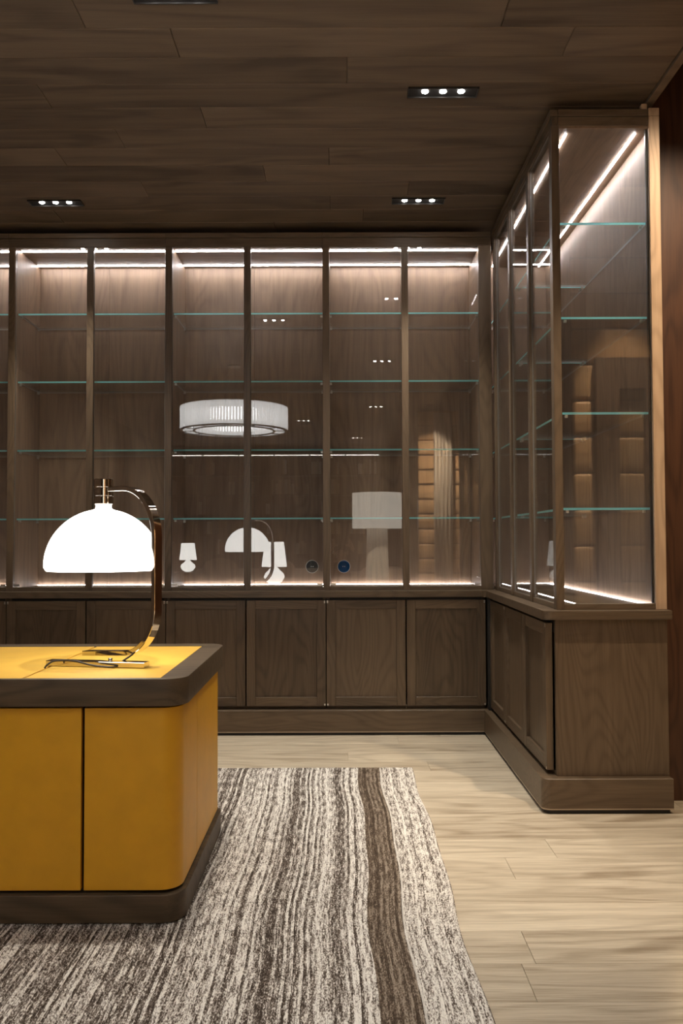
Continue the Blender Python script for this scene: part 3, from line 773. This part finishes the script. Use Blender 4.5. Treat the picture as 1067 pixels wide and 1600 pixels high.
# photographer on a low stool behind the camera
st=thing('stool','low round stool under the photographer','stool',(-.02,-.72,0))
put('seat',lathe_mesh('seat',[(0,0),(.17,0),(.18,.015),(.17,.03),(0,.03)],M['dark_door'],28),(-.02,-.72,.25),st)
for k in range(3):
    a=2*math.pi*k/3+.4
    put('leg',tube_mesh('leg',[(-.02+.12*math.cos(a),-.72+.12*math.sin(a),.25),(-.02+.16*math.cos(a),-.72+.16*math.sin(a),0)],.012,M['dark_door'],8),(0,0,0),st)
def person():
    V=[];E=[];Rr=[]
    def add(p,r_,par=None):
        V.append(p);Rr.append(r_)
        if par is not None:E.append((par,len(V)-1))
        return len(V)-1
    pel=add((-.02,-.70,.45),(.15,.12))
    b1=add((-.02,-.69,.58),(.145,.11),pel); b2=add((-.02,-.64,.72),(.155,.11),b1); b3=add((-.01,-.59,.82),(.11,.08),b2)
    nk=add((-.01,-.56,.875),(.05,.05),b3); hd1=add((-.01,-.545,.93),(.062,.07),nk); hd2=add((-.01,-.54,.99),(.075,.09),hd1); add((-.01,-.545,1.05),(.06,.07),hd2)
    for s in (-1,1):
        sh=add((-.015+s*.17,-.59,.80),(.06,.06),b3); el=add((s*.25,-.42,.78 if s<0 else .80),(.045,.045),sh)
        wr_=add((s*.12,-.23,1.06),(.03,.03),el); pa=add((s*.108,-.17,1.10),(.034,.02),wr_)
        for q in range(4): 
            f1=add((s*.096,-.13,1.075+.024*q),(.0095,.0095),pa); add((s*.083,-.098,1.077+.024*q),(.0085,.0085),f1)
        t1=add((s*.075,-.175,1.075),(.010,.010),pa); add((s*.045,-.158,1.085),(.009,.009),t1)
        hp=add((-.02+s*.10,-.66,.43),(.095,.095),pel); kn=add((s*.20,-.30,.46),(.065,.065),hp); an=add((s*.18,-.32,.10),(.042,.042),kn); he=add((s*.18,-.30,.05),(.042,.04),an); add((s*.20,-.17,.035),(.04,.03),he)
    me=bpy.data.meshes.new('person'); me.from_pydata(V,E,[]); me.update()
    o=bpy.data.objects.new('person',me); link(o)
    sm=o.modifiers.new('skin','SKIN')
    for i_,r_ in enumerate(Rr): me.skin_vertices[0].data[i_].radius=r_; 
    me.skin_vertices[0].data[0].use_root=True
    ss=o.modifiers.new('sub','SUBSURF'); ss.levels=2; ss.render_levels=2
    dg=bpy.context.evaluated_depsgraph_get(); nm=bpy.data.meshes.new_from_object(o.evaluated_get(dg))
    bpy.data.objects.remove(o)
    nm.materials.clear(); nm.materials.append(M['dark_cloth']); nm.materials.append(M['skin'])
    for p_ in nm.polygons:
        p_.use_smooth=True; c_=p_.center
        p_.material_index=1 if (c_.z>.865 and abs(c_.x)<.1 and c_.y<-.4) or (c_.y>-.235 and c_.z>.6) else 0
    o=put('person',nm,(0,0,0)); tag(o,'person in dark clothes seated low, holding a camera above the face','person')
    def child(name,rx,ry,rz,loc,mat):
        bm=bmesh.new(); bmesh.ops.create_uvsphere(bm,u_segments=16,v_segments=10,radius=1)
        for v in bm.verts: v.co=Vector((v.co.x*rx,v.co.y*ry,v.co.z*rz))
        return put(name,bm_mesh(name,bm,mat,True),loc,o)
    child('hair',.088,.095,.085,(-.01,-.565,1.03),M['hair'])
    child('nose',.011,.016,.02,(-.01,-.455,.972),M['skin']); child('mouth',.022,.008,.006,(-.01,-.462,.935),M['sofa_cushion'])
    for s in (-1,1): child('eye',.011,.008,.007,(-.01+s*.03,-.460,.995),M['black_gloss']); child('ear',.012,.02,.03,(-.01+s*.083,-.545,.98),M['skin'])
person()
cm=thing('photo_camera','black photo camera held up by the seated person','camera',(0,-.11,1.10))
box('body',-.068,.068,-.14,-.075,1.10,1.195,M['black_satin'],cm,.008,2)
put('lens',autosmooth(tube_mesh('lens',[(0,-.075,1.15),(0,-.02,1.15)],.036,M['black_satin'],28)),(0,0,0),cm)

# nook lamp and wall washer (recessed ceiling spots of the rooms beside and behind), plus an added fill spot
def spot(name,label,loc,target,power,size,col,blend=.6,rad=.04):
    t=thing(name,label,'ceiling light',loc)
    put('housing',lathe_mesh('can',[(.05,0),(.055,0),(.055,.02),(.05,.02)],M['black_satin'],24,close=True),loc,t)
    ld=bpy.data.lights.new('beam','SPOT'); ld.energy=power; ld.spot_size=math.radians(size); ld.spot_blend=blend; ld.color=col; ld.shadow_soft_size=rad
    lo=bpy.data.objects.new('beam',ld); lo.parent=t
    d=(Vector(target)-Vector(loc)); lo.rotation_euler=d.to_track_quat('-Z','Y').to_euler(); lo.location=(0,0,-.01); link(lo)
spot('ceiling_spot','round black spot in the ceiling of the side nook',(1.6,2.5,3.598),(1.42,3.66,1.3),NOOK_W,70,(1,.80,.58))
spot('ceiling_spot','round black spot in the ceiling washing the log stub wall',(1.26,-1.75,CZ-.022),(1.26,-2.25,1.2),WASH_W,75,(1,.82,.60),.3)
spot('ceiling_spot','added fill spot in the nook ceiling lighting the log wall',(1.75,2.72,3.598),(1.7,2.07,.9),900,30,(1,.80,.56),.6)  # unseen spot added so the nook logs show in the end glass
